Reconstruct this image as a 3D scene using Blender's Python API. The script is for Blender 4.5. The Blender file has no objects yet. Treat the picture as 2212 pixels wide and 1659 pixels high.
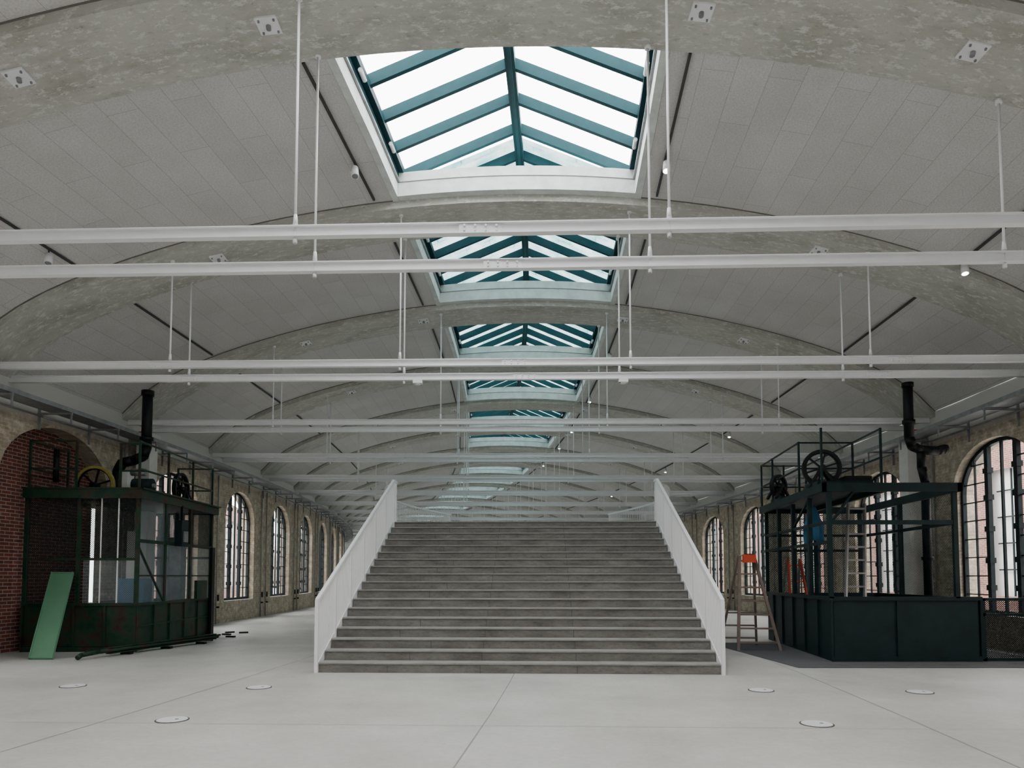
import bpy, math, random
from mathutils import Vector
random.seed(7)
V=Vector
EYE=1.55
# ------------------------------------------------------------------ hall geometry
L=4.86; R0=7.95; NMIN=-3; NMAX=26
HW=10.1
def xc(s): return -1.25+.15*s-.00333*s*s
def slope(s): return .15-.00666*s
def H(u,s,z): return V((xc(s)+u, s-.35*slope(s)*u, z))
def drop(u):
    t=min(abs(u)/HW,1.0); return 2.3*t*t+.55*t**14
def zrib(u): return 8.32-drop(u)
def zv(u): return 8.47-drop(u)
SK=2.12
# ------------------------------------------------------------------ materials
MATS={}
def newmat(name):
    m=bpy.data.materials.new(name); m.use_nodes=True
    nt=m.node_tree; b=nt.nodes['Principled BSDF']; MATS[name]=m
    return m,nt,b
def N(nt,t,**kw):
    n=nt.nodes.new(t)
    for k,v in kw.items():
        if k in n.inputs: n.inputs[k].default_value=v
        else: setattr(n,k,v)
    return n
def c4(c): return (c[0],c[1],c[2],1)
def pos(nt,uv=False,scale=None):
    if uv: o=nt.nodes.new('ShaderNodeTexCoord').outputs['UV']
    else: o=nt.nodes.new('ShaderNodeNewGeometry').outputs['Position']
    if scale:
        mp=nt.nodes.new('ShaderNodeMapping'); mp.inputs['Scale'].default_value=scale
        nt.links.new(o,mp.inputs['Vector']); o=mp.outputs['Vector']
    return o
def ramp(nt,fac,stops):
    r=nt.nodes.new('ShaderNodeValToRGB'); e=r.color_ramp.elements
    e[0].position=stops[0][0]; e[0].color=c4(stops[0][1])
    e[1].position=stops[-1][0]; e[1].color=c4(stops[-1][1])
    for p,c in stops[1:-1]:
        x=e.new(p); x.color=c4(c)
    nt.links.new(fac,r.inputs['Fac']); return r.outputs['Color']
def noise(nt,vec,scale,detail=6,rough=.6):
    n=N(nt,'ShaderNodeTexNoise',Scale=scale,Detail=detail,Roughness=rough)
    nt.links.new(vec,n.inputs['Vector']); return n.outputs['Fac']
def mix(nt,fac,a,b,mode='MIX'):
    m=nt.nodes.new('ShaderNodeMix'); m.data_type='RGBA'; m.blend_type=mode
    if isinstance(fac,(int,float)): m.inputs[0].default_value=fac
    else: nt.links.new(fac,m.inputs[0])
    for i,x in ((6,a),(7,b)):
        if isinstance(x,tuple): m.inputs[i].default_value=c4(x)
        else: nt.links.new(x,m.inputs[i])
    return m.outputs[2]
def bump(nt,b,h,st=.3,dist=.02):
    bn=N(nt,'ShaderNodeBump',Strength=st,Distance=dist)
    nt.links.new(h,bn.inputs['Height']); nt.links.new(bn.outputs['Normal'],b.inputs['Normal'])
def simple(name,c,rough=.6,metal=0,var=.15,scale=6,spec=.5):
    m,nt,b=newmat(name)
    p=pos(nt); f=noise(nt,p,scale)
    lo=tuple(x*(1-var) for x in c); hi=tuple(min(1,x*(1+var)) for x in c)
    nt.links.new(ramp(nt,f,[(.3,lo),(.7,hi)]),b.inputs['Base Color'])
    b.inputs['Roughness'].default_value=rough; b.inputs['Metallic'].default_value=metal
    b.inputs['Specular IOR Level'].default_value=spec
    return m
simple('white_paint',(.80,.81,.82),.4,0,.03)
simple('white_rail',(.92,.92,.93),.45,0,.02)
simple('galvanised',(.25,.26,.27),.45,.4,.25)
simple('teal_frame',(.009,.042,.050),.6,0,.12,6,.12)
simple('window_black',(.006,.012,.014),.5,0,.2,6,.2)
simple('track_black',(.06,.06,.06),.6,0,.1,6,.2)
simple('pipe_black',(.004,.005,.006),.5,0,.3,6,.25)
simple('cabin_teal',(.004,.016,.018),.5,0,.35,3,.25)
simple('kerb_white',(.60,.64,.62),.7,0,.16,4)
simple('aluminium',(.34,.33,.32),.4,.4,.15)
simple('ladder_wood',(.20,.15,.125),.6,0,.2)
simple('red_paint',(.65,.05,.03),.5,0,.1)
simple('orange_red',(.75,.08,.03),.5,0,.1)
simple('blue_cloth',(.02,.11,.20),.8,0,.2)
simple('yellow_paint',(.30,.26,.05),.5,0,.3)
simple('green_board',(.11,.26,.16),.5,0,.08,2,.3)
simple('grey_mat',(.10,.10,.11),.95,0,.15,20)
simple('plaster_white',(.64,.64,.62),.85,0,.1,2)
simple('outside_plaster',(.62,.62,.62),.85,0,.1,2)
simple('ground_grey',(.55,.55,.54),.9,0,.1)
simple('steel_disc',(.80,.81,.82),.35,0,.05)
simple('dark_gap',(.08,.08,.08),.8,0,.1)
simple('painted_shadow',(.16,.155,.14),.8,0,.1)  # dark colour for shadow lines painted along rib and kerb edges
simple('floor_joint',(.27,.265,.25),.8,0,.1)
# rusty green
m,nt,b=newmat('cabin_green'); p=pos(nt)
a=ramp(nt,noise(nt,p,2.5,8,.65),[(.40,(.007,.028,.016)),(.50,(.012,.043,.024)),(.56,(.040,.028,.018)),(.68,(.016,.012,.009))])
nt.links.new(a,b.inputs['Base Color']); b.inputs['Roughness'].default_value=.5; b.inputs['Specular IOR Level'].default_value=.25
# floor
m,nt,b=newmat('floor_concrete'); p=pos(nt)
a=ramp(nt,noise(nt,p,.55,8,.6),[(.3,(.46,.45,.425)),(.7,(.62,.61,.58))])
d=ramp(nt,noise(nt,p,14,6,.7),[(.35,(.88,.88,.88)),(.65,(1,1,1))])
nt.links.new(mix(nt,1.0,a,d,'MULTIPLY'),b.inputs['Base Color'])
r=ramp(nt,noise(nt,p,1.2,5),[(.3,(.38,.38,.38)),(.7,(.6,.6,.6))]); nt.links.new(r,b.inputs['Roughness'])
# raw concrete ribs
def concrete(name,base,dark,fleck,uv=True,sc=(1,1,1)):
    m,nt,b=newmat(name); p=pos(nt,uv,sc)
    a=ramp(nt,noise(nt,p,1.1,8,.65),[(.32,dark),(.5,base),(.7,tuple(x*1.12 for x in base))])
    f=ramp(nt,noise(nt,p,6.5,10,.8),[(.53,(0,0,0)),(.57,(1,1,1))])
    a=mix(nt,f,a,fleck)
    g=ramp(nt,noise(nt,p,9,8,.8),[(.33,(.64,.63,.60)),(.45,(1,1,1))])
    a=mix(nt,1.0,a,g,'MULTIPLY')
    nt.links.new(a,b.inputs['Base Color']); b.inputs['Roughness'].default_value=.85
    bump(nt,b,noise(nt,p,7,9,.7),.5,.02)
concrete('rib_concrete',(.46,.46,.415),(.345,.345,.29),(.62,.615,.585),True,(.8,1.6,1))
# stairs
m,nt,b=newmat('stair_concrete'); p=pos(nt,False,(1,1,3))
a=ramp(nt,noise(nt,p,1.6,9,.7),[(.3,(.115,.108,.097)),(.5,(.19,.182,.165)),(.72,(.27,.26,.24))])
g=ramp(nt,noise(nt,p,12,8,.8),[(.35,(.65,.65,.63)),(.5,(1,1,1))])
nt.links.new(mix(nt,1.0,a,g,'MULTIPLY'),b.inputs['Base Color']); b.inputs['Roughness'].default_value=.8
m,nt,b=newmat('stair_tread'); p=pos(nt)
a=ramp(nt,noise(nt,p,3,9,.7),[(.3,(.22,.215,.20)),(.7,(.35,.34,.315))])
nt.links.new(a,b.inputs['Base Color']); b.inputs['Roughness'].default_value=.8
# vault panels
m,nt,b=newmat('vault_panels'); p=pos(nt,True)
br=nt.nodes.new('ShaderNodeTexBrick'); nt.links.new(p,br.inputs['Vector'])
br.inputs['Scale'].default_value=1; br.inputs['Brick Width'].default_value=2.0; br.inputs['Row Height'].default_value=.45
br.inputs['Mortar Size'].default_value=.006; br.inputs['Mortar Smooth'].default_value=.8; br.inputs['Bias'].default_value=0
br.inputs['Color1'].default_value=(.655,.64,.625,1); br.inputs['Color2'].default_value=(.70,.685,.67,1); br.inputs['Mortar'].default_value=(.42,.41,.40,1)
g=ramp(nt,noise(nt,p,38,8,.85),[(.38,(.70,.70,.70)),(.58,(1,1,1))])
g2=ramp(nt,noise(nt,p,.8,5,.65),[(.3,(.88,.88,.87)),(.7,(1,1,1))])
a=mix(nt,1.0,br.outputs['Color'],g,'MULTIPLY'); a=mix(nt,1.0,a,g2,'MULTIPLY')
nt.links.new(a,b.inputs['Base Color']); b.inputs['Roughness'].default_value=.95
bump(nt,b,noise(nt,p,35,5,.8),.25,.01)
# walls
def brickmat(name,c1,c2,mort,uv,dirt=None,plaster=None,hb=.075,wb=.25):
    m,nt,b=newmat(name); p=pos(nt,uv)
    br=nt.nodes.new('ShaderNodeTexBrick'); nt.links.new(p,br.inputs['Vector'])
    br.inputs['Scale'].default_value=1; br.inputs['Brick Width'].default_value=wb; br.inputs['Row Height'].default_value=hb
    br.inputs['Mortar Size'].default_value=.008; br.inputs['Bias'].default_value=0
    br.inputs['Color1'].default_value=c4(c1); br.inputs['Color2'].default_value=c4(c2); br.inputs['Mortar'].default_value=c4(mort)
    a=br.outputs['Color']
    if dirt:
        f=ramp(nt,noise(nt,p,1.3,9,.7),[(.42,(0,0,0)),(.6,(.85,.85,.85))]); a=mix(nt,f,a,dirt)
        f=ramp(nt,noise(nt,p,6,9,.8),[(.5,(0,0,0)),(.62,(.7,.7,.7))]); a=mix(nt,f,a,tuple(x*1.45 for x in dirt))
    g=ramp(nt,noise(nt,p,3,8,.7),[(.3,(.6,.6,.6)),(.6,(1,1,1))]); a=mix(nt,1.0,a,g,'MULTIPLY')
    if plaster:
        geo=nt.nodes.new('ShaderNodeNewGeometry'); sx=nt.nodes.new('ShaderNodeSeparateXYZ'); nt.links.new(geo.outputs['Position'],sx.inputs[0])
        mr=N(nt,'ShaderNodeMapRange'); mr.inputs['From Min'].default_value=4.75; mr.inputs['From Max'].default_value=4.95
        nt.links.new(sx.outputs['Z'],mr.inputs['Value']); a=mix(nt,mr.outputs['Result'],a,plaster)
    nt.links.new(a,b.inputs['Base Color']); b.inputs['Roughness'].default_value=.9
    bump(nt,b,br.outputs['Fac'],-.4,.01)
brickmat('wall_beige',(.42,.335,.235),(.33,.255,.175),(.46,.41,.34),True,(.46,.41,.325),(.56,.56,.53))
brickmat('brick_red',(.20,.045,.030),(.11,.028,.022),(.33,.29,.26),True)
brickmat('brick_outside',(.24,.11,.08),(.19,.085,.065),(.33,.30,.27),True)
# glass : panels glow themselves in place of daylight through them
def glow(name,col,st,pattern=None):
    m=bpy.data.materials.new(name); m.use_nodes=True; MATS[name]=m; nt=m.node_tree
    for n in list(nt.nodes): nt.nodes.remove(n)
    o=nt.nodes.new('ShaderNodeOutputMaterial'); e=nt.nodes.new('ShaderNodeEmission')
    e.inputs['Color'].default_value=c4(col); e.inputs['Strength'].default_value=st
    if pattern:
        p=pos(nt,True); br=nt.nodes.new('ShaderNodeTexBrick'); nt.links.new(p,br.inputs['Vector'])
        br.inputs['Scale'].default_value=1; br.inputs['Brick Width'].default_value=.55; br.inputs['Row Height'].default_value=.27
        br.inputs['Mortar Size'].default_value=.025; br.inputs['Mortar Smooth'].default_value=1
        br.inputs['Color1'].default_value=c4(col); br.inputs['Color2'].default_value=c4(pattern); br.inputs['Mortar'].default_value=c4(tuple(x*.5 for x in col))
        f=ramp(nt,noise(nt,p,2.2,5,.6),[(.38,(0,0,0)),(.62,(1,1,1))])
        a=mix(nt,f,br.outputs['Color'],(.85,1,1))
        nt.links.new(a,e.inputs['Color'])
    nt.links.new(e.outputs[0],o.inputs['Surface'])
glow('sky_glass_glow',(1,1,1),11)
glow('sky_glass_cyan_glow',(.24,.60,.65),3.0,(.40,.76,.80))  # cyan outside reflections painted into the glowing glass
glow('lamp_glow',(1,.93,.8),16)
glow('daylight_strip_glow',(.95,1,1),6)  # glow of the added strip imitating daylight
# wire mesh: thin strand screen (see-through)
def screen(name,col,cover,sc):
    m=bpy.data.materials.new(name); m.use_nodes=True; MATS[name]=m; nt=m.node_tree
    for n in list(nt.nodes): nt.nodes.remove(n)
    o=nt.nodes.new('ShaderNodeOutputMaterial'); t=nt.nodes.new('ShaderNodeBsdfTransparent'); d=nt.nodes.new('ShaderNodeBsdfDiffuse')
    d.inputs['Color'].default_value=c4(col)
    p=pos(nt,True); sx=nt.nodes.new('ShaderNodeSeparateXYZ'); nt.links.new(p,sx.inputs[0])
    outs=[]
    for op in ('ADD','SUBTRACT'):
        a=N(nt,'ShaderNodeMath'); a.operation=op; nt.links.new(sx.outputs['X'],a.inputs[0]); nt.links.new(sx.outputs['Y'],a.inputs[1])
        b_=N(nt,'ShaderNodeMath'); b_.operation='MULTIPLY'; nt.links.new(a.outputs[0],b_.inputs[0]); b_.inputs[1].default_value=sc
        c=N(nt,'ShaderNodeMath'); c.operation='FRACT'; nt.links.new(b_.outputs[0],c.inputs[0])
        e=N(nt,'ShaderNodeMath'); e.operation='LESS_THAN'; nt.links.new(c.outputs[0],e.inputs[0]); e.inputs[1].default_value=cover
        outs.append(e)
    mx=N(nt,'ShaderNodeMath'); mx.operation='MAXIMUM'; nt.links.new(outs[0].outputs[0],mx.inputs[0]); nt.links.new(outs[1].outputs[0],mx.inputs[1])
    ms=nt.nodes.new('ShaderNodeMixShader'); nt.links.new(mx.outputs[0],ms.inputs[0]); nt.links.new(t.outputs[0],ms.inputs[1]); nt.links.new(d.outputs[0],ms.inputs[2])
    nt.links.new(ms.outputs[0],o.inputs['Surface'])
screen('wire_mesh_dark',(.02,.024,.024),.45,26)
screen('wire_mesh_light',(.26,.30,.32),.20,26)
screen('wire_mesh_teal',(.008,.022,.025),.20,18)
# ------------------------------------------------------------------ mesh builder
class MB:
    def __init__(s): s.v=[];s.f=[];s.m=[];s.uv=[];s.mats=[];s.sm=[]
    def mi(s,n):
        if n not in s.mats: s.mats.append(n)
        return s.mats.index(n)
    def face(s,pts,mat,uvs=None,sm=False):
        i=len(s.v); s.v+= [V(p) for p in pts]; s.f.append(list(range(i,i+len(pts)))); s.m.append(s.mi(mat)); s.uv.append(uvs or [(0,0)]*len(pts)); s.sm.append(sm)
    def box(s,c,a,b,d,mat):   # half vectors
        c=V(c);a=V(a);b=V(b);d=V(d)
        i=len(s.v)
        for k in range(8):
            s.v.append(c+(a if k&1 else -a)+(b if k&2 else -b)+(d if k&4 else -d))
        flip=a.cross(b).dot(d)<0
        for q in ((0,2,3,1),(4,5,7,6),(0,1,5,4),(2,6,7,3),(0,4,6,2),(1,3,7,5)):
            if flip: q=q[::-1]
            s.f.append([i+j for j in q]); s.m.append(s.mi(mat)); s.sm.append(False)
            u=[(s.v[i+j].x+s.v[i+j].y, s.v[i+j].z) for j in q]; s.uv.append(u)
    def beam(s,p0,p1,w,h,mat,up=(0,0,1)):
        p0=V(p0);p1=V(p1);d=p1-p0
        if d.length<1e-6: return
        dn=d.normalized(); up=V(up)
        if abs(dn.dot(up))>.99: up=V((0,1,0))
        sd=dn.cross(up).normalized(); u2=sd.cross(dn).normalized()
        s.box((p0+p1)/2,d/2,sd*w/2,u2*h/2,mat)
    def cyl(s,p0,p1,r,mat,n=10,r2=None,caps=True):
        p0=V(p0);p1=V(p1);d=(p1-p0).normalized(); r2=r if r2 is None else r2
        a=d.cross(V((0,0,1))) if abs(d.z)<.9 else d.cross(V((1,0,0)))
        a.normalize(); b=d.cross(a); i=len(s.v)
        for k in range(n):
            t=2*math.pi*k/n; o=a*math.cos(t)+b*math.sin(t)
            s.v.append(p0+o*r); s.v.append(p1+o*r2)
        mi=s.mi(mat)
        for k in range(n):
            j=(k+1)%n; s.f.append([i+2*k,i+2*j,i+2*j+1,i+2*k+1][::-1]); s.m.append(mi); s.uv.append([(0,0)]*4); s.sm.append(True)
        if caps:
            s.f.append([i+2*k for k in range(n)]); s.m.append(mi); s.uv.append([(0,0)]*n); s.sm.append(False)
            s.f.append([i+2*k+1 for k in range(n)][::-1]); s.m.append(mi); s.uv.append([(0,0)]*n); s.sm.append(False)
    def tube(s,pts,r,mat,n=10):
        for a,b in zip(pts,pts[1:]): s.cyl(a,b,r,mat,n)
        for p in pts[1:-1]:
            p=V(p)
            for k in range(4):
                z0=-r+2*r*k/4; z1=-r+2*r*(k+1)/4
                s.cyl(p+V((0,0,z0)),p+V((0,0,z1)),math.sqrt(max(1e-6,r*r-z0*z0)),mat,n,math.sqrt(max(1e-6,r*r-z1*z1)),False)
    def ring(s,c,ax,ay,r,t,w,mat,n=28):
        c=V(c);ax=V(ax).normalized();ay=V(ay).normalized();nz=ax.cross(ay)
        P=[]
        for k in range(n):
            a=2*math.pi*k/n; o=ax*math.cos(a)+ay*math.sin(a)
            P.append([c+o*(r-t)-nz*w,c+o*r-nz*w,c+o*r+nz*w,c+o*(r-t)+nz*w])
        for k in range(n):
            A=P[k];B=P[(k+1)%n]
            for q in range(4):
                s.face([A[q],B[q],B[(q+1)%4],A[(q+1)%4]],mat)
    def obj(s,name,parent=None):
        if not s.v: return None
        xs=[p.x for p in s.v];ys=[p.y for p in s.v];zs=[p.z for p in s.v]
        o=V(((min(xs)+max(xs))/2,(min(ys)+max(ys))/2,min(zs)))
        me=bpy.data.meshes.new(name); me.from_pydata([tuple(p-o) for p in s.v],[],s.f)
        for n in s.mats: me.materials.append(MATS[n])
        ul=me.uv_layers.new(name='UVMap')
        for pl,mi,uv,sm in zip(me.polygons,s.m,s.uv,s.sm):
            pl.material_index=mi; pl.use_smooth=sm
            for li,q in zip(pl.loop_indices,uv): ul.data[li].uv=q
        ob=bpy.data.objects.new(name,me); bpy.context.collection.objects.link(ob)
        if parent: ob.parent=parent; ob.location=o-parent.location
        else: ob.location=o
        return ob
def empty(name,loc=(0,0,0)):
    e=bpy.data.objects.new(name,None); e.location=loc; bpy.context.collection.objects.link(e); return e
S0=R0+NMIN*L-2.5; S1=R0+NMAX*L+2.4
# ------------------------------------------------------------------ floor
b=MB(); n=60
ss=[S0+(S1-S0)*i/n for i in range(n+1)]
for a,c in zip(ss,ss[1:]):
    b.face([H(-HW-.5,a,0),H(HW+.5,a,0),H(HW+.5,c,0),H(-HW-.5,c,0)],'floor_concrete')
    b.face([H(-HW-.5,a,-.3),H(-HW-.5,c,-.3),H(HW+.5,c,-.3),H(HW+.5,a,-.3)],'floor_concrete')
for u in (.03,-4.05,4.6):
    for a,c in zip(ss[:30],ss[1:31]): b.face([H(u-.007,a,.002),H(u+.007,a,.002),H(u+.007,c,.002),H(u-.007,c,.002)],'floor_joint')
for s in (-1.5,7.3,16.1,24.9,33.7):
    b.face([H(-HW,s-.003,.002),H(HW,s-.003,.002),H(HW,s+.003,.002),H(-HW,s+.003,.002)],'floor_joint')
b.obj('floor')
b=MB(); b.face([(-90,-30,-.35),(90,-30,-.35),(90,170,-.35),(-90,170,-.35)],'ground_grey'); b.obj('ground')
for (x,y) in ((-6.2,9.9),(-3.53,9.78),(-3.67,7.59),(3.39,9.54),(5.46,9.39),(3.2,7.38)):
    b=MB(); b.cyl((x,y,0.0),(x,y,.006),.172,'dark_gap',28); b.cyl((x,y,.0),(x,y,.010),.155,'steel_disc',28); b.cyl((x+.05,y,.01),(x+.05,y,.013),.02,'galvanised',8); b.obj('floor_outlet_cover')
# ------------------------------------------------------------------ vault
b=MB(); NU=26
usL=[-HW+(HW-SK)*i/NU for i in range(NU+1)]
def arcu(u): return u*(1+.03*(u/HW)**2)
segs=[]
s=S0
while s<S1-.01:
    s2=min(s+L/2,S1); segs.append((s,s2)); s=s2
for a,c in segs:
    for sg in (-1,1):
        for u0,u1 in zip(usL,usL[1:]):
            q=[(u0*sg,a),(u1*sg,a),(u1*sg,c),(u0*sg,c)]
            if sg>0: q=q[::-1]
            b.face([H(u,s,zv(u)) for u,s in q],'vault_panels',[(s,arcu(u)) for u,s in q],True)
b.obj('ceiling')
# ribs
for k in range(NMIN,NMAX+1):
    sc=R0+k*L; a=sc-.6; c=sc+.6; b=MB(); M=40
    us=[-HW+2*HW*i/M for i in range(M+1)]
    for u0,u1 in zip(us,us[1:]):
        zt0=zv(u0)+.05; zt1=zv(u1)+.05
        def uvv(u,w): return (u+k*37.3, w)
        b.face([H(u0,a,zrib(u0)),H(u0,c,zrib(u0)),H(u1,c,zrib(u1)),H(u1,a,zrib(u1))],'rib_concrete',[uvv(u0,a),uvv(u0,c),uvv(u1,c),uvv(u1,a)],True)
        b.face([H(u0,a,zrib(u0)),H(u1,a,zrib(u1)),H(u1,a,zt1),H(u0,a,zt0)],'rib_concrete',[uvv(u0,a),uvv(u1,a),uvv(u1,a-.2),uvv(u0,a-.2)])
        b.face([H(u0,c,zrib(u0)),H(u0,c,zt0),H(u1,c,zt1),H(u1,c,zrib(u1))],'rib_concrete',[uvv(u0,c),uvv(u0,c+.2),uvv(u1,c+.2),uvv(u1,c)])
        b.beam(H(u0,a-.006,zv(u0)-.005),H(u1,a-.006,zv(u1)-.005),.018,.018,'painted_shadow')  # dark bead as painted shadow line where rib meets vault
    for u in (-5.7,-2.65,2.5,5.6):
        z=zrib(u); sl=(zrib(u+.1)-zrib(u-.1))/.2
        ax=V((1,0,sl)).normalized(); nrm=V((-sl,0,1)).normalized(); P=H(u,sc-.05,z)
        b.box(P-nrm*.012,ax*.13,V((.3*0,.13,0)),nrm*.012,'white_paint')
        for dx in(-.09,.09):
            for dy in(-.09,.09): 
                q=P+ax*dx+V((0,dy,0)); b.cyl(q-nrm*.045,q-nrm*.02,.014,'galvanised',6)
        b.cyl(P-nrm*.07,P-nrm*.02,.03,'galvanised',8)
    b.obj('concrete_arch')
    b=MB(); M=12; us=[-SK+2*SK*i/M for i in range(M+1)]
    for (a2,c2,zo0,zo1) in ((a-.16,c+.16,-.02,.24),(a-.10,c+.10,.24,.45)):
        for u0,u1 in zip(us,us[1:]):
            g=lambda u,s,zo: H(u,s,zv(u)+zo)
            b.face([g(u0,a2,zo0),g(u1,a2,zo0),g(u1,a2,zo1),g(u0,a2,zo1)],'kerb_white')
            b.face([g(u0,c2,zo0),g(u0,c2,zo1),g(u1,c2,zo1),g(u1,c2,zo0)],'kerb_white')
            b.face([g(u0,a2,zo0),g(u0,c2,zo0),g(u1,c2,zo0),g(u1,a2,zo0)],'kerb_white')
            b.face([g(u0,a2,zo1),g(u1,a2,zo1),g(u1,c2,zo1),g(u0,c2,zo1)],'kerb_white')
    for u0,u1 in zip(us,us[1:]): b.beam(H(u0,a-.162,zv(u0)+.235),H(u1,a-.162,zv(u1)+.235),.012,.012,'painted_shadow')  # painted shadow line at the kerb step
    b.obj('skylight_kerb')
# skylights (one per bay)
ZE=8.93; ZR=9.85
for k in range(NMIN-1,NMAX+1):
    a=max(R0+k*L,S0); c=min(R0+(k+1)*L,S1)
    e=empty('skylight',H(0,(a+c)/2,ZR))
    b=MB(); mid=[a,(a+c)/2,c]
    for sg in(-1,1):
        for p,q in zip(mid,mid[1:]):
            zb=zv(SK)-.03
            def wall(u,z0,z1,mat):
                b.face([H(u,p,z0),H(u,q,z0),H(u,q,z1),H(u,p,z1)],mat)
            wall(sg*SK,zb,8.60,'kerb_white'); wall(sg*(SK+.12),zb,ZE+.1,'kerb_white')
            b.face([H(sg*SK,p,zb),H(sg*SK,q,zb),H(sg*(SK+.12),q,zb),H(sg*(SK+.12),p,zb)],'kerb_white')
            b.face([H(sg*SK,p,8.60),H(sg*SK,q,8.60),H(sg*(SK+.12),q,8.60),H(sg*(SK+.12),p,8.60)],'kerb_white')
            b.beam(H(sg*(SK+.03),p,8.72),H(sg*(SK+.03),q,8.72),.06,.24,'teal_frame')
            b.beam(H(sg*(SK-.03),p,8.88),H(sg*(SK-.03),q,8.88),.12,.12,'teal_frame')
            b.beam(H(sg*(SK+.05),p,ZE+.08),H(sg*(SK+.05),q,ZE+.08),.14,.05,'teal_frame')
            b.beam(H(sg*(SK-.02),p,8.62),H(sg*(SK-.02),q,8.62),.04,.03,'galvanised')
        for j in range(6):
            s=R0+k*L+.4+j*.81
            if a<s<c:
                b.beam(H(sg*SK,s,ZE),H(0,s,ZR-.03),.075,.17,'teal_frame')
        for s in (a+1.5,a+3.2):
            b.cyl(H(sg*(SK-.09),s,8.75),H(sg*(SK-.09),s+.22,8.75),.035,'white_paint',8)
    for p,q in zip(mid,mid[1:]):
        b.beam(H(0,p,ZR-.06),H(0,q,ZR-.06),.16,.22,'teal_frame'); b.beam(H(0,p,ZR-.18),H(0,q,ZR-.18),.06,.06,'teal_frame')
    b.obj('frame',e)
    b=MB(); gm='sky_glass_glow' if k<=0 else 'sky_glass_cyan_glow'
    for sg in(-1,1):
        q=[(0,a,ZR+.07),(sg*(SK+.1),a,ZE+.08),(sg*(SK+.1),c,ZE+.08),(0,c,ZR+.07)]
        if sg<0: q=q[::-1]
        b.face([H(u,s,z) for u,s,z in q],gm,[(u,s) for u,s,z in q])
    b.obj('glass',e)
# ------------------------------------------------------------------ tie beams
for k in range(NMIN,NMAX+1):
    for j,ds in enumerate((-.36,.54)):
        s=R0+k*L+ds; z=5.44; b=MB()
        uu=[-HW-.05,HW+.05]
        P0=H(uu[0],s,z);P1=H(uu[1],s,z)
        b.beam(P0,P1,.012,.125,'white_paint')
        for dz in(-.058,.058): b.beam(P0+V((0,0,dz)),P1+V((0,0,dz)),.09,.012,'white_paint')
        for u in (-6.6,-.05+j*.15,6.9):
            C=H(u,s,z)
            for dy in(-.014,.014): b.box(C+V((0,dy,0)),(.24,0,0),(0,.008,0),(0,0,.048),'white_paint')
            for dx in(-.18,-.06,.06,.18):
                for dz in(-.026,.026):
                    if k<8: b.cyl(C+V((dx,-.045,dz)),C+V((dx,-.02,dz)),.013,'white_paint',6)
        for u in (-6.4,-2.15,2.05,6.35):
            du=.12*j
            zt=zrib(u)+.03; A=H(u-du,s,zt); B=H(u-du,s,z+.06)
            b.cyl(B,A,.016,'white_paint',8); b.cyl(B+V((0,0,.03)),B+V((0,0,.14)),.03,'white_paint',8,.02)
            b.cyl(B-V((0,0,.19)),B+V((0,0,0.0)),.012,'white_paint',6); b.cyl(B-V((0,0,.19)),B-V((0,0,.14)),.026,'white_paint',6)
            b.cyl(A-V((0,0,.06)),A,.04,'white_paint',8)
        b.obj('tie_beam')
for u in(-2.0,2.0):
    b=MB(); P=H(u,R0+L+.54,5.345); b.box(P,(.09,0,0),(0,.06,0),(0,0,.035),'white_paint'); b.cyl(P-V((0,0,.06)),P-V((0,0,.03)),.05,'white_paint',12); b.obj('smoke_detector')
# ------------------------------------------------------------------ light tracks + spots
def spot(u,s,lit):
    z=zv(u)-.05; P=H(u,s,z); b=MB()
    b.cyl(P,P-V((0,0,.10)),.012,'track_black',6)
    sd=-1 if u<0 else 1
    q=P-V((0,0,.12)); d=V((-.12*sd,-.25,-1)).normalized()
    b.cyl(q-d*.04,q+d*.13,.062,'white_paint',14)
    b.cyl(q+d*.131,q+d*.134,.05,'lamp_glow' if lit else 'galvanised',14); b.obj('track_spotlight')
for k in range(NMIN,NMAX):
    a=R0+k*L+.75; c=R0+(k+1)*L-.75
    for u in(-7.8,-2.55,2.5,7.8):
        b=MB(); z=zv(u)-.03; b.beam(H(u,a,z),H(u,c,z),.035,.035,'track_black'); b.obj('light_track')
for u,s,l in ((-2.55,10.9,False),(2.5,10.9,True),(7.8,12.0,True),(2.5,20.5,True),(7.8,24.3,True),(7.8,25.9,True),(2.5,25.6,True),(7.8,34.6,True),(2.5,31,True),(2.5,35,True),(7.8,45,True),(-7.8,11.2,False),(2.5,40.5,True)):
    spot(u,s,l)
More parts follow.
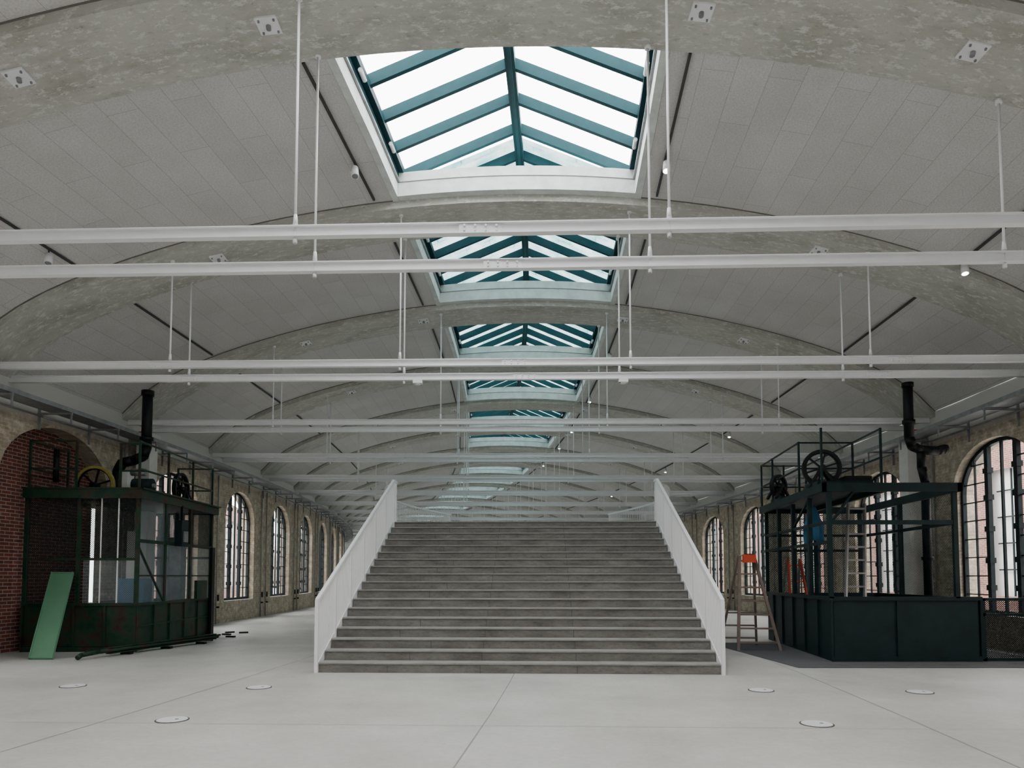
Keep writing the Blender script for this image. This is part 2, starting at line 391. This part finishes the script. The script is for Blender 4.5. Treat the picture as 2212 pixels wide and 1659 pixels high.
# ------------------------------------------------------------------ walls + windows
WT=6.4; TH=.5
wn=0
for side,nm in ((-1,'left'),(1,'right')):
    b=MB(); mat='wall_beige'
    def W(s,z,off): return H(side*(HW+off),s,z)
    def q(pts,mt=mat,off=None):
        P=[W(*p) for p in pts]
        b.face(P,mt,[(p[0]+p[2]*1.0,p[1]) for p in pts])
    prev=S0
    for k in range(NMIN,NMAX):
        blind=(side<0 and k==1)
        WW,SILL,TOP,RISE=(1.7,0.0,4.75,1.2) if blind else (1.40,.72,4.55,1.05)
        def arch(x): return TOP-RISE+RISE*math.sqrt(max(0,1-x*x))
        sc=R0+k*L+2.25-(.2 if blind else 0); a=sc-WW; c=sc+WW
        if c>S1: break
        for off in (0,TH):
            q([(prev,0,off),(a,0,off),(a,WT,off),(prev,WT,off)])
            if SILL>0: q([(a,0,off),(c,0,off),(c,SILL,off),(a,SILL,off)])
            M=16; xs=[-math.cos(math.pi*i/M) for i in range(M+1)]
            for x0,x1 in zip(xs,xs[1:]):
                q([(sc+x0*WW,arch(x0),off),(sc+x1*WW,arch(x1),off),(sc+x1*WW,WT,off),(sc+x0*WW,WT,off)])
        for x0,x1 in zip(xs,xs[1:]): q([(sc+x0*WW,arch(x0),0),(sc+x1*WW,arch(x1),0),(sc+x1*WW,arch(x1),TH),(sc+x0*WW,arch(x0),TH)])
        for s_ in(a,c): q([(s_,SILL,0),(s_,TOP-RISE,0),(s_,TOP-RISE,TH),(s_,SILL,TH)])
        if SILL>0: q([(a,SILL,0),(c,SILL,0),(c,SILL,TH),(a,SILL,TH)],'plaster_white')
        prev=c
        wn+=1
        w=MB()
        if blind:
            o=.40
            for x0,x1 in zip(xs,xs[1:]):
                P=[(sc+x0*WW,SILL,o),(sc+x1*WW,SILL,o),(sc+x1*WW,arch(x1),o),(sc+x0*WW,arch(x0),o)]
                w.face([W(*p) for p in P],'brick_red',[(p[0],p[1]) for p in P])
            w.obj('trim_brick_infill')
        else:
            o=.22; WF=WW-.04
            def pt(x,z,oo=o): return W(sc+x,z,oo)
            nrm=(pt(0,0,1)-pt(0,0,0)).normalized()
            def bar(x0,z0,x1,z1,t,d,m_='window_black',oo=o): 
                w.beam(pt(x0,z0,oo),pt(x1,z1,oo),d,t,m_,up=(V((0,0,1)) if abs(z1-z0)<.001 else (pt(1,0)-pt(0,0)).normalized()))
            def hz(x): return TOP-.04-RISE+RISE*math.sqrt(max(0,1-(x/WF)**2))
            pts=[(-WF,SILL+.03)]+[(x*WF,hz(x*WF)) for x in xs]+[(WF,SILL+.03)]
            for (x0,z0),(x1,z1) in zip(pts,pts[1:]):
                w.beam(pt(x0,z0),pt(x1,z1),.08,.09,'window_black',up=nrm)
            bar(-WF,SILL+.04,WF,SILL+.04,.09,.1)
            for x in(-.47,.47): bar(x,SILL,x,hz(x),.12,.09)
            bar(0,SILL,0,hz(0),.05,.05)
            if k<14:
                for x in (-.92,.92): bar(x,SILL,x,hz(x),.03,.04)
                z=SILL+.42
                while z<TOP-.3:
                    xm=WF if z<TOP-RISE else WF*math.sqrt(max(0,1-((z-TOP+RISE)/RISE)**2))
                    bar(-xm,z,-.47,z,.025,.04); bar(.47,z,xm,z,.025,.04)
                    z+=.42
                for x in(-.47,.47):
                    for z in(1.3,1.9,2.6,3.3,3.9): bar(x,z-.06,x,z+.06,.17,.13)
            w.obj('window_%d'%wn)
    q([(prev,0,0),(S1,0,0),(S1,WT,0),(prev,WT,0)]); q([(prev,0,TH),(S1,0,TH),(S1,WT,TH),(prev,WT,TH)])
    b.obj('wall_'+nm)
for s,nm in ((S0,'back'),(S1,'far')):
    b=MB(); P0=H(-HW-.6,s,0);P1=H(HW+.6,s,0)
    b.box((P0+P1)/2+V((0,0,4.8)),(P1-P0)/2,(0,.15,0),(0,0,5.1),'plaster_white'); b.obj('wall_'+nm)
# ------------------------------------------------------------------ cable trays and services
for side in(-1,1):
    b=MB(); s=S0+.6
    while s<70:
        s2=s+1.62
        for off,z,w,h in ((-.22,5.02,.03,.09),(-.66,5.02,.03,.09),(-.44,4.98,.44,.01)):
            b.beam(H(side*(HW+off),s,z),H(side*(HW+off),s2,z),w,h,'galvanised')
        b.cyl(H(side*(HW-.34),s,5.05),H(side*(HW-.34),s2,5.05),.03,'track_black',6)
        b.cyl(H(side*(HW-.5),s,5.04),H(side*(HW-.5),s2,5.04),.025,'white_paint',6)
        b.cyl(H(side*(HW-.1),s,4.88),H(side*(HW-.1),s2,4.88),.02,'galvanised',6)
        b.beam(H(side*(HW),s,4.94),H(side*(HW-.72),s,4.94),.05,.04,'galvanised')
        b.beam(H(side*(HW-.02),s,4.6),H(side*(HW-.02),s,5.2),.05,.03,'galvanised')
        b.beam(H(side*(HW-.7),s,4.94),H(side*(HW-.7),s,4.72),.03,.03,'galvanised')
        s=s2
    b.obj('cable_tray')
    for s in (11.5,17.2):
        b=MB(); P=H(side*(HW-.45),s,5.13); b.box(P,(.07,0,0),(0,.07,0),(0,0,.05),'red_paint'); b.cyl(P+V((0,0,.05)),P+V((0,0,.1)),.04,'white_paint',10); b.obj('alarm_sounder')
    b=MB()
    for k in range(-1,14):
        sc=R0+k*L
        for d,z1 in((-.35,4.85),(.25,4.85)):
            P=H(side*(HW-.05),sc+d-.15,0); b.cyl(P,P+V((0,0,z1)),.022,'aluminium',7)
            b.cyl(P+V((-.06*side,0,.75)),P+V((-.06*side,0,.95)),.03,'pipe_black',7)
            b.cyl(P+V((-.02*side,0,.55)),P+V((-.1*side,0,.55)),.03,'pipe_black',7)
    b.obj('heating_pipes')
    b=MB(); P=H(side*(HW-.32),R0+2*L,0); b.box(P+V((0,0,2.6)),(.17,0,0),(0,.2,0),(0,0,2.6),'plaster_white')
    b.box(P+V((0,0,.15)),(.22,0,0),(0,.25,0),(0,0,.15),'plaster_white'); b.box(P+V((0,0,5.15)),(.22,0,0),(0,.25,0),(0,0,.06),'plaster_white'); b.obj('wall_column')
# ------------------------------------------------------------------ exterior facades
for side in(-1,1):
    b=MB(); s=-10; U=HW+8
    while s<125:
        s2=s+2.43
        A=H(side*(U+.3),s,0);B=H(side*(U+.3),s2,0)
        b.face([A,B,B+V((0,0,6.6)),A+V((0,0,6.6))],'outside_plaster')
        for a_,c_,z0,z1 in ((s,s+.95,0,6.6),(s,s2,5.6,6.8),(s,s2,0,.8)):
            P=[H(side*U,a_,z0),H(side*U,c_,z0),H(side*U,c_,z1),H(side*U,a_,z1)]
            b.face(P,'brick_outside',[(a_,z0),(c_,z0),(c_,z1),(a_,z1)])
        for z in (1.8,2.8,3.8,4.8): b.beam(H(side*(U+.2),s+.95,z),H(side*(U+.2),s2,z),.05,.05,'window_black')
        b.beam(H(side*(U+.2),s+1.7,.8),H(side*(U+.2),s+1.7,5.6),.05,.05,'window_black')
        s=s2
    b.obj('neighbouring_brick_building')
# ------------------------------------------------------------------ staircase
SA=V((.037,1,0)).normalized(); SR=V((SA.y,-SA.x,0)); SO=V((.09,11.17,0))
def SP(x,y,z): return SO+SR*x+SA*y+V((0,0,z))
HWS=3.215; RISER=.1611; TR=.3435; NR=18
b=MB()
for i in range(NR):
    y0=i*TR; z0=i*RISER; z1=(i+1)*RISER; y1=(i+1)*TR if i<NR-1 else y0+.5
    b.box(SP(0,(y0+.02+y1+.06)/2,z1/2-.010),SR*HWS,SA*((y1+.06-y0-.02)/2),V((0,0,z1/2-.012)),'stair_concrete')
    b.box(SP(0,(y0+y1)/2,z1-.011),SR*HWS,SA*((y1-y0)/2+.004),V((0,0,.011)),'stair_tread')
    for x in (-2.1+.3*((i*7)%3),-.6,.95):
        b.box(SP(x,y0+.0195,z1/2+z0/2-.02),SR*.004,SA*.003,V((0,0,RISER/2-.02)),'dark_gap')
ZT=NR*RISER; yt=(NR-1)*TR
out=[(3.1,yt+.3),(3.7,yt+1.4),(4.05,yt+3.0),(4.1,yt+4.8),(3.85,yt+6.6),(3.3,yt+8.6),(3.0,yt+9.6)]
for (w0,y0),(w1,y1) in zip(out,out[1:]):
    A=[SP(-w0,y0,0),SP(w0,y0,0),SP(w1,y1,0),SP(-w1,y1,0)]; up=V((0,0,ZT-.005))
    b.face([p+up for p in A],'stair_tread')
    b.face([A[0],A[0]+up,A[3]+up,A[3]],'kerb_white'); b.face([A[1],A[2],A[2]+up,A[1]+up],'kerb_white')
A=[SP(-out[-1][0],out[-1][1],0),SP(out[-1][0],out[-1][1],0)]
b.face([A[0],A[1],A[1]+V((0,0,ZT)),A[0]+V((0,0,ZT))],'kerb_white')
b.obj('staircase')
for sg in(-1,1):
    b=MB(); X=sg*(HWS+.03); RH=1.02
    ya=-.02; yb=yt+.15
    TOPa=1.16; 
    def top(y):
        t=(y-ya)/(yt-ya); return TOPa+(ZT+RH-TOPa)*min(t,1)
    b.beam(SP(X,ya,top(ya)),SP(X,yt,top(yt)),.06,.05,'white_rail')
    b.beam(SP(X,yt,top(yt)),SP(X,yt+.35,top(yt)),.06,.05,'white_rail')
    b.beam(SP(X,.1,.05),SP(X,yt,ZT-.1),.03,.24,'white_rail')
    y=ya
    i=0
    while y<yt+.35:
        lo=max(0.0,min((y-.15)/TR*RISER,ZT-.1)); tp=top(y)
        if i%14==0: b.beam(SP(X,y,0 if i==0 else lo),SP(X,y,tp),.055,.05,'white_rail',up=SA)
        else: b.beam(SP(X,y,lo),SP(X,y,tp),.018,.012,'white_rail',up=SA)
        y+=.07; i+=1
    pts=[(X/sg,yt+.35)]+[(w+.03,y) for w,y in out[1:]]
    sm=[]
    for i in range(len(pts)-1):
        p0=pts[max(i-1,0)];p1=pts[i];p2=pts[i+1];p3=pts[min(i+2,len(pts)-1)]
        for k in range(14):
            t=k/14
            sm.append(tuple(.5*((2*p1[j])+(-p0[j]+p2[j])*t+(2*p0[j]-5*p1[j]+4*p2[j]-p3[j])*t*t+(-p0[j]+3*p1[j]-3*p2[j]+p3[j])*t**3) for j in(0,1)))
    sm.append(pts[-1])
    for (w0,y0),(w1,y1) in zip(sm,sm[1:]):
        b.beam(SP(sg*w0,y0,ZT+RH),SP(sg*w1,y1,ZT+RH),.06,.05,'white_rail')
        b.beam(SP(sg*w0,y0,ZT+.06),SP(sg*w1,y1,ZT+.06),.03,.12,'white_rail')
        b.beam(SP(sg*w0,y0,ZT),SP(sg*w0,y0,ZT+RH),.018,.012,'white_rail',up=SA)
    b.obj('stair_railing')
# ------------------------------------------------------------------ cabins
def wheel(b,C,ax,r,rim,mat='pipe_black',depth=V((0,1,0))):
    ax=V(ax).normalized(); up=V((0,0,1)); C=V(C)
    b.ring(C,ax,up,r,.055,.045,rim); b.ring(C,ax,up,r-.05,.03,.02,mat)
    nz=ax.cross(up)
    b.cyl(C-nz*.12,C+nz*.12,.06,mat,12)
    for k in range(6):
        a=math.pi*k/3+.3; o=ax*math.cos(a)+up*math.sin(a)
        b.beam(C+o*.03,C+o*(r-.04),.03,.04,mat,up=nz)
    for sgn in(-1,1):
        b.beam(C+nz*.11*sgn+ax*.25-up*(r+.05),C+nz*.11*sgn,.05,.05,mat); b.beam(C+nz*.11*sgn-ax*.25-up*(r+.05),C+nz*.11*sgn,.05,.05,mat)
class Frame:
    def __init__(s,o,r,bk): s.o=V(o);s.r=V(r);s.b=V(bk)
    def P(s,x,y,z): return s.o+s.r*x+s.b*y+V((0,0,z))
    def box(s,B,x0,x1,y0,y1,z0,z1,m):
        B.box(s.P((x0+x1)/2,(y0+y1)/2,(z0+z1)/2),s.r*(x1-x0)/2,s.b*(y1-y0)/2,V((0,0,(z1-z0)/2)),m)
    def pan(s,B,x0,y0,x1,y1,z0,z1,m):
        a=s.P(x0,y0,z0);c=s.P(x1,y1,z0);l=(c-a).length
        B.face([a,c,c+V((0,0,z1-z0)),a+V((0,0,z1-z0))],m,[(0,z0),(l,z0),(l,z1),(0,z1)])
# left
F=Frame((-7.8,14.45,0),(1,.03,0),(-.03,1,0)); G='cabin_green'
e=empty('lift_machine_cabin',F.P(-.9,1.9,0))
b=MB(); X0=-1.86; XL=-2.3; D=3.8; ZB=.97; ZTp=3.2
F.box(b,XL,0,0,.04,.0,ZB,G);F.box(b,-.04,0,0,D,0,ZB,G);F.box(b,X0,0,D-.04,D,0,ZB,G);F.box(b,X0,X0+.04,1.9,D,0,ZB,G); F.box(b,XL,XL+.04,0,1.9,0,ZB,G)
F.box(b,X0,0,0,D,.02,.10,G)
F.box(b,XL-.02,.03,-.04,.03,ZB-.03,ZB+.03,G);F.box(b,-.03,.04,0,D,ZB-.03,ZB+.03,G)
for x in(XL,-1.86,-1.25,-.62,0): F.box(b,x-.02,x+.02,-.035,0,.05,ZB,G)
for y in(0,.75,1.5,2.25,3.0,D): F.box(b,0,.035,y-.02,y+.02,.05,ZB,G)
F.box(b,0,.03,0,D,.5,.53,G)
F.box(b,XL,.05,-.05,0,0,.09,G)
for x,y in((XL+.03,0),(-1.2,0),(0,0),(0,1.2),(0,2.5),(0,D),(X0+.03,D),(-.9,D)): F.box(b,x-.035,x+.035,y-.035,y+.035,ZB,ZTp,G)
for x in(-.75,-.4): F.box(b,x-.012,x+.012,-.01,.01,ZB,ZTp,'white_paint')
F.box(b,XL,0,-.03,.03,1.88,1.93,G); F.box(b,-.03,.03,0,D,2.26,2.33,G); F.box(b,X0,0,D-.03,D+.03,2.0,2.06,G)
F.box(b,-.02,.02,0,D,1.55,1.58,G)
b.beam(F.P(0,1.2,ZB),F.P(0,0,2.2),.04,.04,G)
F.box(b,X0,.07,-.1,D+.1,ZTp,ZTp+.05,G); F.box(b,XL,X0,-.1,1.9,ZTp,ZTp+.05,G)
for (x0,x1,y0,y1) in((XL,.1,-.13,-.07),(.07,.13,-.13,D+.13),(X0,.1,D+.07,D+.13)): F.box(b,x0,x1,y0,y1,ZTp-.03,ZTp+.17,G)
F.box(b,XL,.16,-.16,-.06,ZTp+.16,ZTp+.19,G);F.box(b,.06,.18,-.16,D+.16,ZTp+.16,ZTp+.19,G)
b.obj('housing',e)
b=MB()
F.pan(b,XL,0.0,-1.26,0,ZB,ZTp,'wire_mesh_dark');F.pan(b,-1.1,0,0,0,1.93,ZTp,'wire_mesh_dark');F.pan(b,-1.1,0,0,0,ZB,1.9,'wire_mesh_light')
F.pan(b,0,0,0,1.2,2.33,ZTp,'wire_mesh_light');F.pan(b,0,0,0,D,ZB,2.3,'wire_mesh_light');F.pan(b,0,1.2,0,D,2.33,ZTp,'wire_mesh_dark')
F.pan(b,X0,D,0,D,ZB,ZTp,'wire_mesh_light')
b.obj('mesh_panels',e)
b=MB(); zr=ZTp+.05
for x,y in((XL+.05,0),(-1.3,0),(0,0),(0,1.3),(0,2.6),(0,D),(XL+.05,1.3),(-.9,D),(-.55,.3)): b.beam(F.P(x,y,zr),F.P(x,y,zr+1.15),.04,.04,G)
for z in(.55,1.13):
    for p,q_ in(((XL+.05,0),(-1.3,0)),((-.55,.3),(0,.3)),((0,0),(0,D)),((-.9,D),(0,D)),((XL+.05,0),(XL+.05,1.3))): b.beam(F.P(*p,zr+z),F.P(*q_,zr+z),.035,.035,G)
b.obj('roof_railing',e)
b=MB()
wheel(b,F.P(-1.25,.6,zr+.28),F.r,.42,'yellow_paint'); wheel(b,F.P(-.2,2.4,zr+.42),F.b,.40,'pipe_black')
F.box(b,-1.8,-.3,.5,1.1,zr-.0,zr+.12,G); F.box(b,-.5,-.1,1.9,2.9,zr,zr+.12,'pipe_black')
b.cyl(F.P(-.75,1.2,zr+.35),F.P(-.3,1.2,zr+.35),.16,'cabin_teal',16); b.cyl(F.P(-.8,1.2,zr+.35),F.P(-.25,1.2,zr+.35),.05,'galvanised',10)
F.box(b,-.75,-.3,1.05,1.35,zr,zr+.22,'pipe_black'); F.box(b,-.9,-.72,.9,1.2,zr+.2,zr+.65,'plaster_white')
b.cyl(F.P(-1.9,.3,zr+.3),F.P(-1.9,.3,zr+1.0),.06,'pipe_black',10); b.cyl(F.P(-.42,.5,zr+.55),F.P(-.12,.5,zr+.55),.08,'galvanised',12)
b.obj('winding_gear',e)
b=MB(); F.box(b,.04,.2,1.6,1.95,2.25,2.85,'cabin_teal'); F.box(b,.2,.23,1.68,1.87,2.35,2.6,'galvanised'); b.beam(F.P(.12,1.77,2.85),F.P(.12,1.77,3.2),.05,.05,'pipe_black')
F.box(b,.05,.12,2.7,3.3,1.0,1.45,G); F.box(b,.04,.10,D-.15,D+.02,0,2.3,'pipe_black')
F.box(b,-1.1,-.8,1.7,2.0,.1,2.6,'plaster_white'); F.box(b,-.55,-.25,2.6,2.9,.1,2.5,'galvanised'); F.box(b,-.9,-.3,.9,1.3,.1,1.5,'blue_cloth')
b.obj('switch_boxes',e)
b=MB(); b.cyl(F.P(-1.18,.45,1.0),F.P(-1.18,.45,3.0),.035,'daylight_strip_glow',12); b.cyl(F.P(-1.18,.45,3.0),F.P(-1.18,.45,3.2),.045,'white_paint',12); b.cyl(F.P(-1.18,.45,.9),F.P(-1.18,.45,1.0),.045,'white_paint',12)  # glowing strip added in place of a bright daylight gap
b.obj('daylight_strip',e)
b=MB(); b.tube([(-8.55,16.1,5.9),(-8.55,16.1,4.55),(-8.62,16.1,4.35),(-8.85,16.1,4.25),(-9.1,16.1,4.2),(-9.2,16.1,4.0),(-9.2,16.1,3.25)],.115,'pipe_black',14)
b.cyl((-8.55,16.1,4.72),(-8.55,16.1,4.8),.15,'pipe_black',14); b.cyl((-8.55,16.1,5.78),(-8.55,16.1,5.9),.14,'pipe_black',14)
b.obj('flue_pipe')
b=MB(); A=V((-8.78,13.05,.0)); C=V((-9.22,14.28,1.62)); r=V((1,-.05,0)).normalized(); up=(C-A).normalized(); nn=r.cross(up).normalized()
b.box((A+C)/2+nn*.02,r*.225,up*((C-A).length/2),nn*.012,'green_board')
for sg in(-1,1): b.box((A+C)/2+nn*.02+r*.22*sg,r*.012,up*((C-A).length/2),nn*.025,'green_board')
for t in(0.01,.99): b.box(A.lerp(C,t)+nn*.025,r*.225,up*.012,nn*.02,'green_board')
b.obj('leaning_board')
b=MB(); p1=V((-7.0,16.6,.13))
b.tube([(-8.02,12.9,.045),(-8.0,13.0,.09),(-7.85,13.3,.12),p1],.045,G,10); b.beam((-7.8,13.5,.06),(-7.02,16.5,.08),.10,.02,G); b.beam((-7.8,13.5,.17),(-7.02,16.5,.19),.10,.02,G)
for t in(.15,.5,.85): q_=V((-7.8,13.5,.0)).lerp(V((-7.02,16.5,0)),t); b.box(q_+V((0,0,.025)),(.1,0,0),(0,.06,0),(0,0,.025),'pipe_black')
b.obj('steel_rail')
b=MB()
for i in range(9):
    x=-7.3+random.uniform(-.5,.6); y=17.8+random.uniform(-1.2,1.8); a=random.uniform(0,3)
    b.box((x,y,.02),(.12*math.cos(a),.12*math.sin(a),0),(-.04*math.sin(a),.04*math.cos(a),0),(0,0,.02),'pipe_black')
b.obj('scrap_metal')
# right cabin
F=Frame((5.82,12.7,0),(1,0,0),(.105,1,0)); G='cabin_teal'
e=empty('lift_machine_cabin',F.P(1.3,2.2,0))
b=MB(); X1=2.72; D=4.4; ZB=1.15; ZTp=3.1
F.box(b,0,X1,0,.04,.01,ZB,G);F.box(b,0,.04,0,D,.01,ZB,G);F.box(b,0,X1,D-.04,D,.01,ZB,G);F.box(b,X1-.04,X1,0,D,.01,ZB,G)
F.box(b,-.04,X1+.02,-.04,.02,ZB-.04,ZB+.03,G);F.box(b,-.04,.02,0,D,ZB-.04,ZB+.03,G)
F.box(b,-.02,X1,-.03,0,.01,.10,G)
for x in(0,1.2,X1): F.box(b,x-.02,x+.02,-.035,0,.05,ZB,G)
for y in(.7,1.5,2.3,3.1,3.8): F.box(b,-.035,0,y-.02,y+.02,.05,ZB,G)
XR=2.3
for x,y in((0,0),(XR,0),(0,1.1),(0,2.2),(0,3.3),(0,D),(XR,D),(1.2,D),(XR,2.2)): F.box(b,x-.04,x+.04,y-.04,y+.04,ZB,ZTp,G)
for z in(2.18,2.55): F.box(b,-.03,.03,0,D,z-.03,z+.03,G); F.box(b,0,XR,D-.03,D+.03,z-.03,z+.03,G)
F.box(b,0,XR,-.03,.03,2.50,2.58,G); F.box(b,XR-.03,XR+.03,0,D,2.50,2.56,G)
for (x0,x1,y0,y1) in((-.15,XR+.1,-.1,-.02),(-.15,-.07,-.1,D+.1),(-.15,XR+.1,D+.02,D+.1),(XR+.02,XR+.1,-.1,D+.1),(1.0,1.08,0,D)): F.box(b,x0,x1,y0,y1,ZTp,ZTp+.16,G)
F.box(b,0,1.0,0,D,ZTp+.1,ZTp+.14,G)
b.beam(F.P(.05,0,2.55),F.P(.45,0,3.1),.04,.04,G); b.beam(F.P(0,2.2,2.58),F.P(0,1.1,3.1),.04,.04,G)
b.obj('housing',e)
b=MB()
F.pan(b,XR,0,XR,D,ZB,ZTp,'wire_mesh_teal');F.pan(b,0,D,XR,D,ZB,ZTp,'wire_mesh_teal');F.pan(b,0,0,0,2.2,ZB,2.15,'wire_mesh_teal'); F.pan(b,0,2.2,0,D,ZB,ZTp,'wire_mesh_teal')
b.obj('mesh_panels',e)
b=MB(); zr=ZTp+.15
for x,y in((-.1,0.05),(-.1,1.4),(-.1,3.4),(-.1,D),(1.0,0.05),(1.0,1.4),(.45,D),(1.0,D)): b.beam(F.P(x,y,zr),F.P(x,y,zr+1.05),.035,.035,G)
for z in(.5,1.03):
    for p,q_ in(((-.1,1.4),(-.1,D)),((1.0,.05),(1.0,D)),((-.1,1.4),(1.0,1.4)),((-.1,D),(1,D))): b.beam(F.P(*p,zr+z),F.P(*q_,zr+z),.03,.03,G)
b.obj('roof_railing',e)
b=MB()
wheel(b,F.P(.12,.7,zr+.40),V((1,-.25,0)),.36,'pipe_black'); wheel(b,F.P(-.02,3.2,zr+.38),V((1,.6,0)),.26,'pipe_black')
F.box(b,-.1,.95,.3,1.0,zr-.02,zr+.1,G); F.box(b,.45,.95,.35,.95,zr+.1,zr+.2,'pipe_black'); F.box(b,-.1,.6,2.8,3.6,zr-.02,zr+.1,G)
b.cyl(F.P(.5,2.0,zr+.2),F.P(.5,2.5,zr+.2),.17,G,16)
b.obj('winding_gear',e)
b=MB()
for x in(8.62,9.7): b.beam((x,12.75,0),(x,12.75,1.15),.05,.05,G)
for z in(.04,.85,1.13): b.beam((8.6,12.75,z),(9.75,12.75,z),.05,.05,G)
b.face([(8.62,12.75,.04),(9.72,12.75,.04),(9.72,12.75,1.13),(8.62,12.75,1.13)],'wire_mesh_dark',[(0,0),(1.1,0),(1.1,1.1),(0,1.1)])
b.obj('low_mesh_fence')
b=MB(); b.tube([(8.6,14.9,5.75),(8.6,14.9,4.55),(8.66,14.9,4.36),(8.85,14.9,4.28),(9.2,14.9,4.26),(9.32,14.9,4.3),(9.4,14.9,4.3)],.10,'pipe_black',14)
b.tube([(8.85,14.9,4.3),(8.85,14.9,3.9),(8.92,14.9,3.6),(8.92,14.9,0)],.09,'pipe_black',14)
for z in(.6,1.9,3.3,): b.cyl((8.92,14.9,z),(8.92,14.9,z+.07),.12,'pipe_black',14)
b.cyl((8.6,14.9,4.85),(8.6,14.9,4.93),.13,'pipe_black',14); b.cyl((8.6,14.9,5.66),(8.6,14.9,5.75),.12,'pipe_black',14)
b.obj('flue_pipe')
def ladder(b,A,C,r,w0,w1,n,mat,t=.035,d=.07):
    A=V(A);C=V(C);r=V(r).normalized()
    for sg in(-1,1): b.beam(A+r*w0/2*sg,C+r*w1/2*sg,d,t,mat,up=r)
    for i in range(n):
        f=(i+.6)/n; w=w0+(w1-w0)*f; P=A.lerp(C,f); b.beam(P-r*w/2,P+r*w/2,.06,.035,mat)
b=MB(); ladder(b,(6.62,13.5,.12),(7.12,14.3,3.05),(1,.1,0),.42,.36,11,'aluminium'); b.obj('leaning_ladder')
b=MB()
ladder(b,(5.15,14.55,0),(5.07,15.0,2.0),(1,-.1,0),.85,.30,7,'ladder_wood',.055,.07); ladder(b,(5.1,15.75,0),(5.07,15.05,2.0),(1,-.1,0),.8,.3,7,'ladder_wood',.045,.05)
b.beam((4.9,15.03,2.0),(5.24,15.0,2.0),.14,.03,'aluminium'); b.obj('stepladder')
b=MB(); b.box((5.07,14.84,1.93),(.13,0,0),(0,.05,0),(0,0,.085),'orange_red'); b.box((5.07,14.84,2.02),(.08,0,0),(0,.03,0),(0,0,.012),'pipe_black'); b.obj('tool_pouch')
b=MB(); ladder(b,(6.52,15.6,.1),(6.5,16.0,1.95),(1,0,0),.5,.28,5,'orange_red'); ladder(b,(6.5,16.5,.1),(6.5,16.05,1.95),(1,0,0),.5,.28,5,'aluminium'); b.obj('stepladder')
b=MB(); rows=14; n_=24; P=[]
for i in range(rows):
    f=i/(rows-1); row=[]
    for k in range(n_):
        a=2*math.pi*k/n_; rr=(.05+.13*min(1,f*1.8))*(1+.25*math.sin(5*a+f*3)+.1*math.sin(9*a))
        row.append(V((6.22+rr*math.cos(a),14.3+rr*.6*math.sin(a),2.98-.72*f-(.05*math.sin(4*a) if i==rows-1 else 0))))
    P.append(row)
for i in range(rows-1):
    for k in range(n_): b.face([P[i][k],P[i+1][k],P[i+1][(k+1)%n_],P[i][(k+1)%n_]],'blue_cloth',None,True)
b.beam((6.22,14.3,2.95),(6.22,14.3,3.22),.012,.012,'blue_cloth')
b.obj('hanging_blue_bag')
b=MB(); b.face([(4.55,16.3,.006),(4.85,11.85,.006),(9.9,11.85,.006),(9.9,16.3,.006)],'grey_mat')
b.face([(5.6,12.2,.009),(9.9,12.2,.009),(9.9,12.23,.009),(5.6,12.23,.009)],'yellow_paint'); b.obj('floor_mat')
# ------------------------------------------------------------------ world + camera
w=bpy.data.worlds.new('World'); bpy.context.scene.world=w; w.use_nodes=True
bg=w.node_tree.nodes['Background']; bg.inputs[0].default_value=(1,.995,.985,1); bg.inputs[1].default_value=9.0
cam=bpy.data.cameras.new('camera'); co=bpy.data.objects.new('camera',cam); bpy.context.collection.objects.link(co)
co.location=(0,0,EYE); co.rotation_euler=(math.radians(93),0,0); cam.sensor_width=36; cam.lens=24.41; cam.shift_y=.1523; cam.clip_end=400
bpy.context.scene.camera=co
